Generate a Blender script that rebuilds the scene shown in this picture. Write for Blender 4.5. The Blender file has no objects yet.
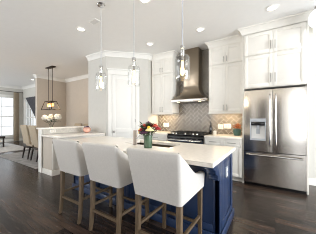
import bpy, bmesh, math, random
from mathutils import Vector, Matrix
random.seed(7)
PI = math.pi
SC = bpy.context.scene
COL = SC.collection

# ------------------------------------------------------------------ camera, sky, daylight, added fill lights, exposure
cd = bpy.data.cameras.new('camera'); cam = bpy.data.objects.new('camera', cd); COL.objects.link(cam)
cam.location = (0, 0, 1.29); cam.rotation_euler = (PI/2, 0, math.radians(33.5))
cd.sensor_fit = 'HORIZONTAL'; cd.sensor_width = 36; cd.lens = 177/316*36; cd.shift_y = 1/316
cd.clip_start = 0.02
SC.camera = cam
w = bpy.data.worlds.new('world'); SC.world = w; w.use_nodes = True
bg = w.node_tree.nodes['Background']; bg.inputs[0].default_value = (0.92, 0.96, 1.0, 1); bg.inputs[1].default_value = 2.3

def area(name, loc, rot, sx, sy, power, color=(1, 1, 1), spread=PI):
    l = bpy.data.lights.new(name, 'AREA'); l.shape = 'RECTANGLE'; l.size = sx; l.size_y = sy
    l.energy = power; l.color = color; l.spread = spread
    o = bpy.data.objects.new(name, l); COL.objects.link(o); o.location = loc; o.rotation_euler = rot
    return o
area('daylight_right', (4.75, 2.0, 1.5), (0, PI/2+0.2, 0), 2.4, 3.8, 520, (0.93, 0.97, 1.0))
area('daylight_behind', (1.4, -4.25, 1.5), (PI/2+0.4, 0, 0), 1.3, 2.6, 36, (0.95, 0.98, 1.0))
area('ceiling_fill', (-4.5, -4.25, 1.5), (PI/2+1.3, 0, 0), 3.0, 2.6, 360, (0.97, 0.98, 1.0))  # added fill aimed almost straight up to brighten the ceiling
area('living_fill', (-9.2, -4.25, 1.5), (PI/2+1.0, 0, 0), 3.0, 2.4, 440, (0.95, 0.98, 1.0))  # added upward fill for the living side; its window opening is invented
area('wall_wash_fill', (-0.9, -2.9, 2.98), (-0.55, 0, 0), 3.4, 0.5, 75, (1.0, 0.9, 0.78))  # warm fill added to brighten the wall the refrigerator reflects; no fixture
SC.cycles.filter_width = 1.0; SC.cycles.max_bounces = 14; SC.cycles.diffuse_bounces = 8; SC.cycles.transparent_max_bounces = 16
vs = SC.view_settings; vs.view_transform = 'Standard'; vs.look = 'None'; vs.gamma = 1; vs.use_curve_mapping = False
vs.exposure = -0.45

# ------------------------------------------------------------------ materials
def lin(c):
    r = []
    for v in c[:3]:
        v /= 255.0
        r.append(v/12.92 if v <= 0.04045 else ((v+0.055)/1.055)**2.4)
    return (*r, 1)

def mat(name, rgb, rough=0.5, metal=0.0, var=0.06, scale=12.0, bump=0.0, bscale=60.0, spec=0.5, coat=0.0, stretch=None):
    m = bpy.data.materials.new(name); m.use_nodes = True
    nt = m.node_tree; b = nt.nodes['Principled BSDF']
    b.inputs['Roughness'].default_value = rough; b.inputs['Metallic'].default_value = metal
    b.inputs['Specular IOR Level'].default_value = spec; b.inputs['Coat Weight'].default_value = coat
    tc = nt.nodes.new('ShaderNodeTexCoord'); mp = nt.nodes.new('ShaderNodeMapping')
    nt.links.new(tc.outputs['Object'], mp.inputs[0])
    if stretch: mp.inputs['Scale'].default_value = stretch
    n = nt.nodes.new('ShaderNodeTexNoise'); n.inputs['Scale'].default_value = scale; n.inputs['Detail'].default_value = 3
    nt.links.new(mp.outputs[0], n.inputs[0])
    r = nt.nodes.new('ShaderNodeValToRGB'); c = lin(rgb)
    r.color_ramp.elements[0].position = 0.3; r.color_ramp.elements[1].position = 0.7
    r.color_ramp.elements[0].color = tuple(v*(1-var) for v in c[:3]) + (1,)
    r.color_ramp.elements[1].color = tuple(min(1, v*(1+var)) for v in c[:3]) + (1,)
    nt.links.new(n.outputs['Fac'], r.inputs[0]); nt.links.new(r.outputs[0], b.inputs['Base Color'])
    if bump:
        n2 = nt.nodes.new('ShaderNodeTexNoise'); n2.inputs['Scale'].default_value = bscale
        nt.links.new(mp.outputs[0], n2.inputs[0])
        bp = nt.nodes.new('ShaderNodeBump'); bp.inputs['Strength'].default_value = bump; bp.inputs['Distance'].default_value = 0.01
        nt.links.new(n2.outputs['Fac'], bp.inputs['Height']); nt.links.new(bp.outputs[0], b.inputs['Normal'])
    return m

def emit(name, rgb, strength):
    m = bpy.data.materials.new(name); m.use_nodes = True; b = m.node_tree.nodes['Principled BSDF']
    b.inputs['Base Color'].default_value = lin(rgb); b.inputs['Emission Color'].default_value = lin(rgb)
    b.inputs['Emission Strength'].default_value = strength
    return m

def glass(name, tint=(1, 1, 1), refl=0.10, edge=0.55):
    m = bpy.data.materials.new(name); m.use_nodes = True; nt = m.node_tree
    nt.nodes.clear()
    out = nt.nodes.new('ShaderNodeOutputMaterial'); mix = nt.nodes.new('ShaderNodeMixShader')
    tr = nt.nodes.new('ShaderNodeBsdfTransparent'); gl = nt.nodes.new('ShaderNodeBsdfGlossy')
    tr.inputs[0].default_value = (*tint, 1); gl.inputs['Roughness'].default_value = 0.03
    lw = nt.nodes.new('ShaderNodeLayerWeight'); lw.inputs[0].default_value = 0.35
    mr = nt.nodes.new('ShaderNodeMapRange'); mr.inputs['To Min'].default_value = refl; mr.inputs['To Max'].default_value = edge
    nt.links.new(lw.outputs['Facing'], mr.inputs['Value']); nt.links.new(mr.outputs[0], mix.inputs[0])
    nt.links.new(tr.outputs[0], mix.inputs[1]); nt.links.new(gl.outputs[0], mix.inputs[2]); nt.links.new(mix.outputs[0], out.inputs[0])
    return m

def floor_mat():
    m = bpy.data.materials.new('dark_oak_planks'); m.use_nodes = True; nt = m.node_tree; b = nt.nodes['Principled BSDF']
    tc = nt.nodes.new('ShaderNodeTexCoord')
    br = nt.nodes.new('ShaderNodeTexBrick'); br.inputs['Scale'].default_value = 1.0
    br.inputs['Brick Width'].default_value = 1.5; br.inputs['Row Height'].default_value = 0.125
    br.inputs['Mortar Size'].default_value = 0.0025; br.inputs['Mortar Smooth'].default_value = 0.3; br.offset = 0.37
    br.inputs['Color1'].default_value = (0, 0, 0, 1); br.inputs['Color2'].default_value = (1, 1, 1, 1); br.inputs['Mortar'].default_value = (0, 0, 0, 1)
    nt.links.new(tc.outputs['Object'], br.inputs['Vector'])
    mp = nt.nodes.new('ShaderNodeMapping'); mp.inputs['Scale'].default_value = (1.2, 14, 1)
    nt.links.new(tc.outputs['Object'], mp.inputs[0])
    n = nt.nodes.new('ShaderNodeTexNoise'); n.inputs['Scale'].default_value = 2.2; n.inputs['Detail'].default_value = 6; n.inputs['Roughness'].default_value = 0.65
    nt.links.new(mp.outputs[0], n.inputs[0])
    mx = nt.nodes.new('ShaderNodeMath'); mx.operation = 'MULTIPLY_ADD'; mx.inputs[1].default_value = 0.36
    nt.links.new(br.outputs['Color'], mx.inputs[0]); nt.links.new(n.outputs['Fac'], mx.inputs[2])
    r = nt.nodes.new('ShaderNodeValToRGB'); e = r.color_ramp.elements
    e[0].position = 0.3; e[0].color = lin((24, 20, 18)); e[1].position = 1.0; e[1].color = lin((88, 69, 57))
    k = r.color_ramp.elements.new(0.6); k.color = lin((41, 33, 29))
    nt.links.new(mx.outputs[0], r.inputs[0])
    mm = nt.nodes.new('ShaderNodeMixRGB'); mm.blend_type = 'MIX'; mm.inputs[2].default_value = lin((18, 13, 11))
    nt.links.new(br.outputs['Fac'], mm.inputs[0]); nt.links.new(r.outputs[0], mm.inputs[1])
    nt.links.new(mm.outputs[0], b.inputs['Base Color'])
    b.inputs['Specular IOR Level'].default_value = 0.35
    rr = nt.nodes.new('ShaderNodeMapRange'); rr.inputs['To Min'].default_value = 0.14; rr.inputs['To Max'].default_value = 0.34
    nt.links.new(n.outputs['Fac'], rr.inputs['Value']); nt.links.new(rr.outputs[0], b.inputs['Roughness'])
    bp = nt.nodes.new('ShaderNodeBump'); bp.inputs['Strength'].default_value = 0.25; bp.inputs['Distance'].default_value = 0.01
    nt.links.new(n.outputs['Fac'], bp.inputs['Height']); nt.links.new(bp.outputs[0], b.inputs['Normal'])
    return m

def tile_mat(name, c0, c1, rough=0.25):
    m = bpy.data.materials.new(name); m.use_nodes = True; nt = m.node_tree; b = nt.nodes['Principled BSDF']
    g = nt.nodes.new('ShaderNodeNewGeometry'); r = nt.nodes.new('ShaderNodeValToRGB')
    r.color_ramp.elements[0].color = lin(c0); r.color_ramp.elements[1].color = lin(c1)
    nt.links.new(g.outputs['Random Per Island'], r.inputs[0]); nt.links.new(r.outputs[0], b.inputs['Base Color'])
    b.inputs['Roughness'].default_value = rough
    return m

def steel_mat():
    m = mat('brushed_stainless', (212, 206, 198), 0.15, 1.0, 0.05, 30, stretch=(90, 90, 0.6))
    b = m.node_tree.nodes['Principled BSDF']
    b.inputs['Anisotropic'].default_value = 0.0
    return m

M = {}
M['wall'] = mat('greige_paint', (205, 203, 197), 0.75, var=0.015, bump=0.03, bscale=200)
M['wallt'] = mat('tan_paint', (197, 187, 175), 0.75, var=0.02, bump=0.03, bscale=200)
M['ceil'] = mat('ceiling_paint', (243, 242, 240), 0.85, var=0.01, bump=0.03, bscale=150)
M['trim'] = mat('white_trim_paint', (236, 235, 231), 0.4, var=0.01)
M['cab'] = mat('cream_cabinet_paint', (236, 233, 226), 0.42, var=0.012)
M['navy'] = mat('navy_cabinet_paint', (40, 59, 94), 0.3, var=0.05, coat=0.5)
M['quartz'] = mat('cream_quartz', (242, 236, 227), 0.18, var=0.04, scale=28)
M['marble'] = mat('white_marble_mosaic', (214, 211, 204), 0.3, var=0.12, scale=30)
M['steel'] = steel_mat()
M['hood'] = mat('hood_stainless', (146, 134, 118), 0.3, 1.0, 0.05, 30, stretch=(90, 90, 0.6))
M['chrome'] = mat('polished_nickel', (205, 203, 200), 0.15, 1.0, 0.02)
M['nickel'] = mat('satin_nickel', (172, 169, 164), 0.32, 1.0, 0.03)
M['faucet'] = mat('brushed_faucet_nickel', (160, 150, 140), 0.4, 0.8, 0.03)
M['black'] = mat('black_enamel', (16, 16, 17), 0.2, var=0.1)
M['iron'] = mat('cast_iron', (22, 21, 20), 0.6, var=0.2, bump=0.1)
M['bronze'] = mat('oil_rubbed_bronze', (52, 42, 34), 0.4, 0.7, 0.15)
M['linen'] = mat('grey_linen', (207, 203, 198), 0.9, var=0.035, scale=60, bump=0.12, bscale=260, spec=0.2)
M['oak'] = mat('weathered_oak', (98, 80, 59), 0.6, var=0.28, scale=16, bump=0.15, stretch=(6, 6, 0.8))
M['tanfab'] = mat('tan_upholstery', (180, 166, 146), 0.9, var=0.06, scale=40, bump=0.1, spec=0.2)
M['dark'] = mat('espresso_wood', (38, 28, 24), 0.4, var=0.2, stretch=(1, 8, 8))
M['tile'] = tile_mat('taupe_tile', (112, 105, 96), (138, 131, 121))
M['grout'] = mat('pale_grout', (216, 212, 206), 0.8)
M['floor'] = floor_mat()
M['glass'] = glass('clear_bottle_glass', (0.985, 0.99, 0.99), 0.03, 0.3)
M['pane'] = glass('window_glass', (0.98, 0.99, 1.0), 0.04, 0.5)
M['green'] = mat('green_glass_vase', (66, 92, 70), 0.12, var=0.15, coat=0.6)
M['leaf'] = mat('leaf_green', (46, 64, 34), 0.6, var=0.35, scale=20)
M['white_pet'] = mat('white_petals', (244, 238, 224), 0.7, var=0.05, scale=30)
M['red_pet'] = mat('red_petals', (150, 34, 42), 0.7, var=0.2, scale=30)
M['pink_pet'] = mat('pink_petals', (226, 132, 140), 0.7, var=0.15, scale=30)
M['orange_pet'] = mat('orange_petals', (176, 66, 46), 0.7, var=0.2, scale=30)
M['purple_pet'] = mat('purple_petals', (74, 36, 66), 0.7, var=0.25, scale=30)
M['yellow_pet'] = mat('yellow_petals', (226, 186, 60), 0.7, var=0.15, scale=30)
M['cream_pet'] = mat('cream_petals', (246, 226, 168), 0.7, var=0.05, scale=30)
M['rust'] = mat('rust_foliage', (168, 92, 44), 0.7, var=0.35, scale=30)
M['teal'] = mat('teal_ceramic', (58, 96, 92), 0.3, var=0.1)
M['ceramic'] = mat('white_ceramic', (236, 230, 220), 0.25, var=0.02)
M['pinkglass'] = mat('blush_glass', (224, 172, 152), 0.15, var=0.08, coat=0.5)
M['bottle'] = mat('dark_bottle_glass', (26, 20, 16), 0.08, var=0.1, coat=0.6)
M['plastic'] = mat('white_plastic', (244, 243, 240), 0.35, var=0.01)
M['grey_plastic'] = mat('grey_plastic', (186, 190, 196), 0.3, var=0.02)
M['sink'] = mat('sink_steel', (120, 106, 90), 0.35, 1.0, 0.05)
M['drape'] = mat('tan_drape', (176, 162, 142), 0.9, var=0.06, scale=14, spec=0.1)
M['gdrape'] = mat('charcoal_drape', (92, 92, 96), 0.9, var=0.08, scale=14, spec=0.1)
M['rugl'] = mat('pale_rug', (206, 204, 202), 0.95, var=0.12, scale=9, bump=0.2, spec=0.1)
M['rugd'] = mat('grey_rug', (150, 148, 146), 0.95, var=0.2, scale=6, bump=0.2, spec=0.1)
M['bulb'] = emit('warm_filament', (255, 218, 160), 2.4)
M['amber'] = emit('amber_filament', (255, 190, 112), 2.6)
M['lens'] = emit('downlight_lens', (255, 246, 232), 9.0)
M['globe'] = emit('frosted_globe_glass', (245, 250, 255), 0.55)
M['hoodlens'] = emit('hood_lamp_lens', (255, 226, 180), 5.0)

# ------------------------------------------------------------------ mesh builder
class MB:
    def __init__(s): s.v = []; s.f = []; s.m = None
    def at(s, mtx): s.m = mtx; return s
    def _a(s, vs, fs):
        n = len(s.v)
        for p in vs:
            p = Vector(p)
            s.v.append(s.m @ p if s.m else p)
        s.f += [tuple(i+n for i in f) for f in fs]
    def box(s, x0, x1, y0, y1, z0, z1):
        s._a([(x0,y0,z0),(x1,y0,z0),(x1,y1,z0),(x0,y1,z0),(x0,y0,z1),(x1,y0,z1),(x1,y1,z1),(x0,y1,z1)],
             [(0,3,2,1),(4,5,6,7),(0,1,5,4),(1,2,6,5),(2,3,7,6),(3,0,4,7)]); return s
    def loft(s, rings, caps=True):
        k = len(rings[0]); vs = [p for r in rings for p in r]; fs = []
        for i in range(len(rings)-1):
            for j in range(k):
                a = i*k+j; b = i*k+(j+1) % k
                fs.append((a, b, b+k, a+k))
        if caps:
            fs.append(tuple(reversed(range(k)))); fs.append(tuple(range((len(rings)-1)*k, len(rings)*k)))
        s._a(vs, fs); return s
    def prism(s, poly, a, b, axis='z'):
        def P(p, t):
            return {'z': (p[0], p[1], t), 'y': (p[0], t, p[1]), 'x': (t, p[0], p[1])}[axis]
        return s.loft([[P(p, a) for p in poly], [P(p, b) for p in poly]])
    def lathe(s, prof, c=(0, 0, 0), seg=24, caps=True):
        return s.loft([[(c[0]+r*math.cos(2*PI*i/seg), c[1]+r*math.sin(2*PI*i/seg), c[2]+z) for i in range(seg)] for r, z in prof], caps)
    def tube(s, pts, r, seg=10):
        pts = [Vector(p) for p in pts]; rings = []; up = None
        rs = r if isinstance(r, (list, tuple)) else [r]*len(pts)
        for i, p in enumerate(pts):
            t = (pts[min(i+1, len(pts)-1)] - pts[max(i-1, 0)]).normalized()
            if up is None: up = t.orthogonal().normalized()
            up = (up - t*up.dot(t)).normalized(); q = t.cross(up)
            rings.append([p + up*rs[i]*math.cos(2*PI*k/seg) + q*rs[i]*math.sin(2*PI*k/seg) for k in range(seg)])
        return s.loft(rings)
    def bar(s, p0, p1, a0, a1=None):
        """square-section tapered bar, kept axis aligned"""
        a1 = a0 if a1 is None else a1
        p0 = Vector(p0); p1 = Vector(p1); d = (p1-p0)
        if abs(d.z) >= max(abs(d.x), abs(d.y)): u, v = Vector((1,0,0)), Vector((0,1,0))
        elif abs(d.x) >= abs(d.y): u, v = Vector((0,1,0)), Vector((0,0,1))
        else: u, v = Vector((0,0,1)), Vector((1,0,0))
        def ring(p, a): return [p-u*a-v*a, p+u*a-v*a, p+u*a+v*a, p-u*a+v*a]
        return s.loft([ring(p0, a0/2), ring(p1, a1/2)])
    def ball(s, c, r, seg=12, rings=8, sq=1.0, jit=0.0):
        pr = []
        for i in range(rings+1):
            a = -PI/2 + PI*i/rings
            pr.append((max(r*math.cos(a), r*0.02), r*sq*math.sin(a)))
        n0 = len(s.v); s.lathe(pr, c, seg)
        if jit:
            cc = Vector(c) if not s.m else s.m @ Vector(c)
            for i in range(n0, len(s.v)): s.v[i] = cc + (s.v[i]-cc)*(1+random.uniform(-jit, jit))
        return s
    def build(s, name, m, parent=None, bevel=0.0, smooth=False, seg=2, sharp=35, loc=None):
        me = bpy.data.meshes.new(name); bm = bmesh.new()
        vv = [bm.verts.new(p) for p in s.v]
        for f in s.f:
            try: bm.faces.new([vv[i] for i in f])
            except ValueError: pass
        bmesh.ops.recalc_face_normals(bm, faces=bm.faces[:])
        if bevel:
            ed = [e for e in bm.edges if len(e.link_faces) == 2 and e.calc_face_angle(0) > 0.5]
            bmesh.ops.bevel(bm, geom=ed, offset=bevel, segments=seg, affect='EDGES', profile=0.5, clamp_overlap=True)
        bm.to_mesh(me); bm.free()
        if smooth or bevel:
            for p in me.polygons: p.use_smooth = True
            me.set_sharp_from_angle(angle=math.radians(sharp))
        me.materials.append(M[m] if isinstance(m, str) else m)
        o = bpy.data.objects.new(name, me); COL.objects.link(o)
        if parent: o.parent = parent
        if loc: o.location = loc
        return o

def tag(o, label, cat, group=None, kind=None):
    o['label'] = label; o['category'] = cat
    if group: o['group'] = group
    if kind: o['kind'] = kind
    return o
def thing(name, label, cat, loc=(0, 0, 0), rz=0.0, group=None):
    o = bpy.data.objects.new(name, None); COL.objects.link(o); o.empty_display_size = 0.1
    o.location = loc; o.rotation_euler = (0, 0, rz)
    return tag(o, label, cat, group)
def struct(o, label=None):
    o['kind'] = 'structure'
    if label: o['label'] = label
    return o
def dup(root, loc, label, rz=None):
    def cp(o, par):
        c = o.copy(); COL.objects.link(c); c.parent = par
        for ch in o.children: cp(ch, c)
        return c
    r = cp(root, None); r.location = loc; r['label'] = label
    if rz is not None: r.rotation_euler = (0, 0, rz)
    return r

# ------------------------------------------------------------------ setting
H = 3.05; YB = 4.47
struct(MB().box(-12.25, 4.55, -4.15, 4.62, -0.12, 0).build('floor', 'floor'), 'dark oak plank floor')
struct(MB().box(-12.25, 4.55, -4.15, 4.62, H, H+0.12).build('ceiling', 'ceil'), 'smooth white painted ceiling')
struct(MB().box(-4.5, 4.4, YB, 4.62, 0, H).build('wall_back', 'wall'), 'pale greige wall behind the range and cabinets')
struct(MB().box(-8.2, -4.5, YB, 4.62, 0, H).build('wall_dining_back', 'wallt'), 'tan wall behind the dining table')
struct(MB().box(-8.2, -8.06, 3.28, YB, 0, H).build('wall_dining_side', 'wallt'), 'tan wall at the head of the dining table')
# unseen right and front walls; openings invented for daylight and refrigerator reflections
struct(MB().box(4.4, 4.55, -4.0, 0.0, 0, H).box(4.4, 4.55, 4.0, 4.62, 0, H).box(4.4, 4.55, 0.0, 4.0, 0, 0.25).box(4.4, 4.55, 0.0, 4.0, 2.8, H).build('wall_right', 'wall'))
struct(MB().box(-12.1, -10.8, -4.15, -4, 0, H).box(-7.6, -6.1, -4.15, -4, 0, H).box(-10.8, -7.6, -4.15, -4, 2.8, H).box(-10.8, -7.6, -4.15, -4, 0, 0.2).box(-2.9, -1.22, -4.15, -4, 0, H).box(-1.08, 0.24, -4.15, -4, 0, H).box(0.38, 0.7, -4.15, -4, 0, H).box(-1.22, -1.08, -4.15, -4, 2.4, H).box(0.24, 0.38, -4.15, -4, 2.4, H).box(-1.22, -1.08, -4.15, -4, 0, 0.1).box(0.24, 0.38, -4.15, -4, 0, 0.1).box(2.1, 4.55, -4.15, -4, 0, H)
       .box(-6.1, -2.9, -4.15, -4, 2.8, H).box(0.7, 2.1, -4.15, -4, 2.8, H).box(-6.1, -2.9, -4.15, -4, 0, 0.2).build('wall_front', 'wall'))
def reflection_door(n, x0, x1, label):  # unseen doors invented as dark bands for the refrigerator to reflect
    mb = MB(); y = -4.0
    mb.box(x0, x1, y+0.002, y+0.03, 0.005, 2.4)
    d_ = struct(mb.build('door_%d' % n, 'dark', bevel=0.004), label)
    f = MB().box(x0-0.1, x0-0.003, y+0.002, y+0.04, 0, 2.5).box(x1+0.003, x1+0.1, y+0.002, y+0.04, 0, 2.5).box(x0-0.003, x1+0.003, y+0.002, y+0.04, 2.403, 2.5)
    f.build('door_casing', 'trim', d_, bevel=0.004)
    MB().box(x1-0.09, x1-0.06, y+0.03, y+0.07, 0.98, 1.0).build('door_handle', 'nickel', d_)
reflection_door(2, -0.9, 0.1, 'dark wood door behind the camera, added for refrigerator reflections')
reflection_door(3, -2.2, -1.35, 'second dark wood door behind the camera, added for refrigerator reflections')

# living room window wall (window_1) and the wall with window_2
WY0, WY1, WZ0, WZ1 = 1.6, 3.82, 0.3, 2.45
struct(MB().box(-12.25, -12.1, -4, WY0, 0, H).box(-12.25, -12.1, WY1, 4.62, 0, H).box(-12.25, -12.1, WY0, WY1, 0, WZ0).box(-12.25, -12.1, WY0, WY1, WZ1, H).build('wall_living', 'wall'), 'pale wall around the living room window')
VX0, VX1 = -11.8, -10.0
struct(MB().box(-12.1, VX0, 4.2, 4.35, 0, H).box(VX1, -8.2, 4.2, 4.35, 0, H).box(VX0, VX1, 4.2, 4.35, 0, 0.35).box(VX0, VX1, 4.2, 4.35, 2.3, H).build('wall_living_back', 'wall'), 'pale living room wall with second window')

def window(n, a0, a1, z0, z1, pos, axis, cols, rows, label, depth=0.1):
    """white framed window; axis 'x' = plane X=pos, 'y' = plane Y=pos"""
    def bx(mb, a, b, c, d, t0, t1):
        if axis == 'x': mb.box(pos+t0, pos+t1, a, b, c, d)
        else: mb.box(a, b, pos-t1, pos-t0, c, d)
    f = MB(); fw = 0.07
    bx(f, a0, a1, z0, z0+fw, -0.06, -0.01); bx(f, a0, a1, z1-fw, z1, -0.06, -0.01)
    bx(f, a0, a0+fw, z0+fw, z1-fw, -0.06, -0.01); bx(f, a1-fw, a1, z0+fw, z1-fw, -0.06, -0.01)
    o = f.build('window_%d' % n, 'trim', bevel=0.004); struct(o, label)
    g = MB()
    for i in range(1, cols):
        c = a0+(a1-a0)*i/cols; t = 0.09 if (i == cols//2 and cols % 2 == 0 and cols > 3) else 0.034
        bx(g, c-t/2, c+t/2, z0+fw, z1-fw, -0.055, -0.02)
    for j in range(1, rows):
        c = z0+(z1-z0)*j/rows; t = 0.06 if j == rows//2 else 0.034
        bx(g, a0+fw, a1-fw, c-t/2, c+t/2, -0.054, -0.021)
    g.build('muntins', 'trim', o)
    p = MB(); bx(p, a0+fw, a1-fw, z0+fw, z1-fw, -0.04, -0.036); p.build('pane', 'pane', o)
    c = MB(); cw = 0.1
    bx(c, a0-cw, a0, z0-cw, z1+cw, 0.001, 0.02); bx(c, a1, a1+cw, z0-cw, z1+cw, 0.001, 0.02)
    bx(c, a0, a1, z1, z1+cw, 0.001, 0.02); bx(c, a0-0.02, a1+0.02, z0-0.04, z0, 0.001, 0.06); bx(c, a0, a1, z0-cw, z0-0.04, 0.001, 0.02)
    c.build('window_casing', 'trim', o, bevel=0.004)
    return o
window(1, WY0, WY1, WZ0, WZ1, -12.1, 'x', 4, 4, 'large white window with muntins in the living room')
window(2, VX0, VX1, 0.35, 2.3, 4.2, 'y', 4, 4, 'second living room window behind the charcoal drape')

# pantry block with diagonal door wall
A = Vector((-3.745, 3.155)); B = Vector((-2.955, 3.945))
struct(MB().prism([(-4.5, 4.468), (-4.5, 3.155), tuple(A), tuple(B), (-2.955, 4.468)], 0, H).build('wall_pantry', 'wall'), 'pale corner pantry wall with diagonal door face')

# crown moulding: runs of a profile along a polyline (interior on the left of travel)
PROF = [(0, 0), (0.095, 0), (0.095, -0.018), (0.07, -0.03), (0.04, -0.07), (0.022, -0.1), (0.018, -0.125), (0, -0.125)]
def crown(name, pts, ztop, m='trim', parent=None, prof=PROF, eps=0.001):
    n = len(pts); rings = []
    P = [Vector(p) for p in pts]
    for i in range(n):
        d0 = (P[i]-P[i-1]).normalized() if i else (P[1]-P[0]).normalized()
        d1 = (P[i+1]-P[i]).normalized() if i < n-1 else d0
        n0 = Vector((-d0.y, d0.x)); n1 = Vector((-d1.y, d1.x)); b = (n0+n1).normalized(); k = 1/max(0.3, b.dot(n0))
        rings.append([(P[i].x+b.x*k*(o+eps), P[i].y+b.y*k*(o+eps), ztop+z-eps) for o, z in prof])
    return MB().loft(rings).build(name, m, parent, smooth=True, sharp=25)
BPROF = [(0, 0), (0.016, 0), (0.016, 0.1), (0.008, 0.125), (0, 0.13)]
def base(name, pts): return struct(crown(name, pts, 0.002, prof=BPROF))
struct(crown('trim_1', [(-2.955, 4.46), tuple(B), tuple(A), (-4.5, 3.155)], H), 'white crown moulding around the pantry corner')
struct(crown('trim_2', [(-4.6, YB), (-8.06, YB), (-8.06, 3.28), (-8.2, 3.28)], H), 'white crown moulding in the dining area')
struct(crown('trim_3', [(-8.3, 4.2), (-12.1, 4.2), (-12.1, -3.9)], H), 'white crown moulding in the living room')
struct(crown('trim_4', [(4.39, YB), (0.6, YB)], H), 'white crown moulding right of the refrigerator')
base('baseboard_back', [(4.39, YB), (0.5, YB)])
base('baseboard_dining', [(-4.51, YB), (-8.06, YB), (-8.06, 3.28), (-8.2, 3.28)])
base('baseboard_living', [(-8.3, 4.2), (-12.1, 4.2), (-12.1, -3.9)])
base('baseboard_pantry', [(-3.70, 3.20), tuple(A), (-4.11, 3.155)])

# pantry door on the diagonal: local frame x along the wall, -y outwards
DM = Matrix.Translation((A.x, A.y, 0)) @ Matrix.Rotation(PI/4, 4, 'Z')
t0, t1, zt = 0.155, 0.775, 2.44
d = MB().at(DM)
d.box(t0, t1, -0.012, -0.002, 0.008, zt)
st = 0.1
for (za, zb) in ((0.008, 0.2), (0.88, 1.02), (zt-0.12, zt)): d.box(t0+st, t1-st, -0.024, -0.012, za, zb)
d.box(t0, t0+st, -0.024, -0.012, 0.008, zt); d.box(t1-st, t1, -0.024, -0.012, 0.008, zt)
door = struct(d.build('door_1', 'trim', bevel=0.004), 'white two-panel pantry door on the diagonal wall')
c = MB().at(DM)
c.box(t0-0.108, t0-0.004, -0.034, -0.002, 0, zt+0.004); c.box(t1+0.004, t1+0.108, -0.034, -0.002, 0, zt+0.004)
c.box(t0-0.108, t1+0.108, -0.034, -0.002, zt+0.004, zt+0.13); c.box(t0-0.125, t1+0.125, -0.055, -0.002, zt+0.13, zt+0.165)
c.build('door_casing', 'trim', door, bevel=0.004)
h = MB().at(DM @ Matrix.Translation((t0+0.06, -0.024, 0.93)) @ Matrix.Rotation(PI/2, 4, 'X'))
h.lathe([(0.028, 0), (0.028, 0.006), (0.011, 0.012), (0.011, 0.03), (0.024, 0.036), (0.03, 0.05), (0.024, 0.064), (0.006, 0.068)], seg=18)
h.build('door_handle', 'nickel', door, smooth=True)
for z in (0.25, 1.22, 2.2):
    MB().at(DM).box(t1-0.012, t1+0.012, -0.03, -0.024, z-0.045, z+0.045).build('hinge', 'nickel', door)

# half wall of the desk corner
struct(MB().box(-4.72, -4.60, 1.97, 3.154, 0, 1.018).build('wall_half', 'wall'), 'half wall between dining area and kitchen')
struct(MB().box(-4.595, -4.587, 2.0, 3.152, 0.905, 1.016).build('trim_5', 'marble'), 'pale mosaic backsplash under the raised ledge')

# ------------------------------------------------------------------ backsplash (herringbone)
def herringbone(regions, y, w=0.08, n=2):
    bmx = bmesh.new(); L = w*n
    for (x0, x1, z0, z1) in regions:
        b = bmesh.new(); cx, cz = (x0+x1)/2, (z0+z1)/2; R = max(x1-x0, z1-z0)
        N = int(R/w)+8; g = 0.004
        for i in range(-N, N):
            for j in range(-N, N):
                # horizontal brick starting at lattice point, vertical one beside it
                for (ox, oy, sx, sy) in ((i*1+j*n, i*1-j*n, n, 1), (i*1+j*n, i*1-j*n+1, 1, n)):
                    a, c = ox*w, oy*w
                    q = [(a+g, c+g), (a+sx*w-g, c+g), (a+sx*w-g, c+sy*w-g), (a+g, c+sy*w-g)]
                    q = [((p[0]-p[1])*0.7071, (p[0]+p[1])*0.7071) for p in q]
                    mx = sum(p[0] for p in q)/4; mz = sum(p[1] for p in q)/4
                    if abs(mx) > (x1-x0)/2+L or abs(mz) > (z1-z0)/2+L: continue
                    vs = [b.verts.new((p[0]+cx, y, p[1]+cz)) for p in q]; b.faces.new(vs)
        for co, no in (((x0, y, 0), (-1, 0, 0)), ((x1, y, 0), (1, 0, 0)), ((0, y, z0), (0, 0, -1)), ((0, y, z1), (0, 0, 1))):
            bmesh.ops.bisect_plane(b, geom=b.verts[:]+b.edges[:]+b.faces[:], plane_co=co, plane_no=no, clear_outer=True)
        ex = bmesh.ops.extrude_face_region(b, geom=b.faces[:])
        bmesh.ops.translate(b, verts=[v for v in ex['geom'] if isinstance(v, bmesh.types.BMVert)], vec=(0, -0.006, 0))
        bmesh.ops.recalc_face_normals(b, faces=b.faces[:])
        tmp = bpy.data.meshes.new('t'); b.to_mesh(tmp); b.free(); bmx.from_mesh(tmp); bpy.data.meshes.remove(tmp)
    me = bpy.data.meshes.new('backsplash_tiles'); bmx.to_mesh(me); bmx.free(); me.materials.append(M['tile'])
    o = bpy.data.objects.new('trim_6', me); COL.objects.link(o); return o
hb = struct(herringbone([(-2.94, -2.245, 0.905, 1.388), (-2.243, -1.306, 0.905, 3.045), (-1.304, -0.55, 0.905, 1.388)], YB-0.006), 'taupe herringbone tile backsplash')
MB().box(-2.94, -0.55, YB-0.008, YB-0.001, 0.905, 1.388).box(-2.243, -1.306, YB-0.008, YB-0.001, 1.388, 3.045).build('grout', 'grout', hb)

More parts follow.
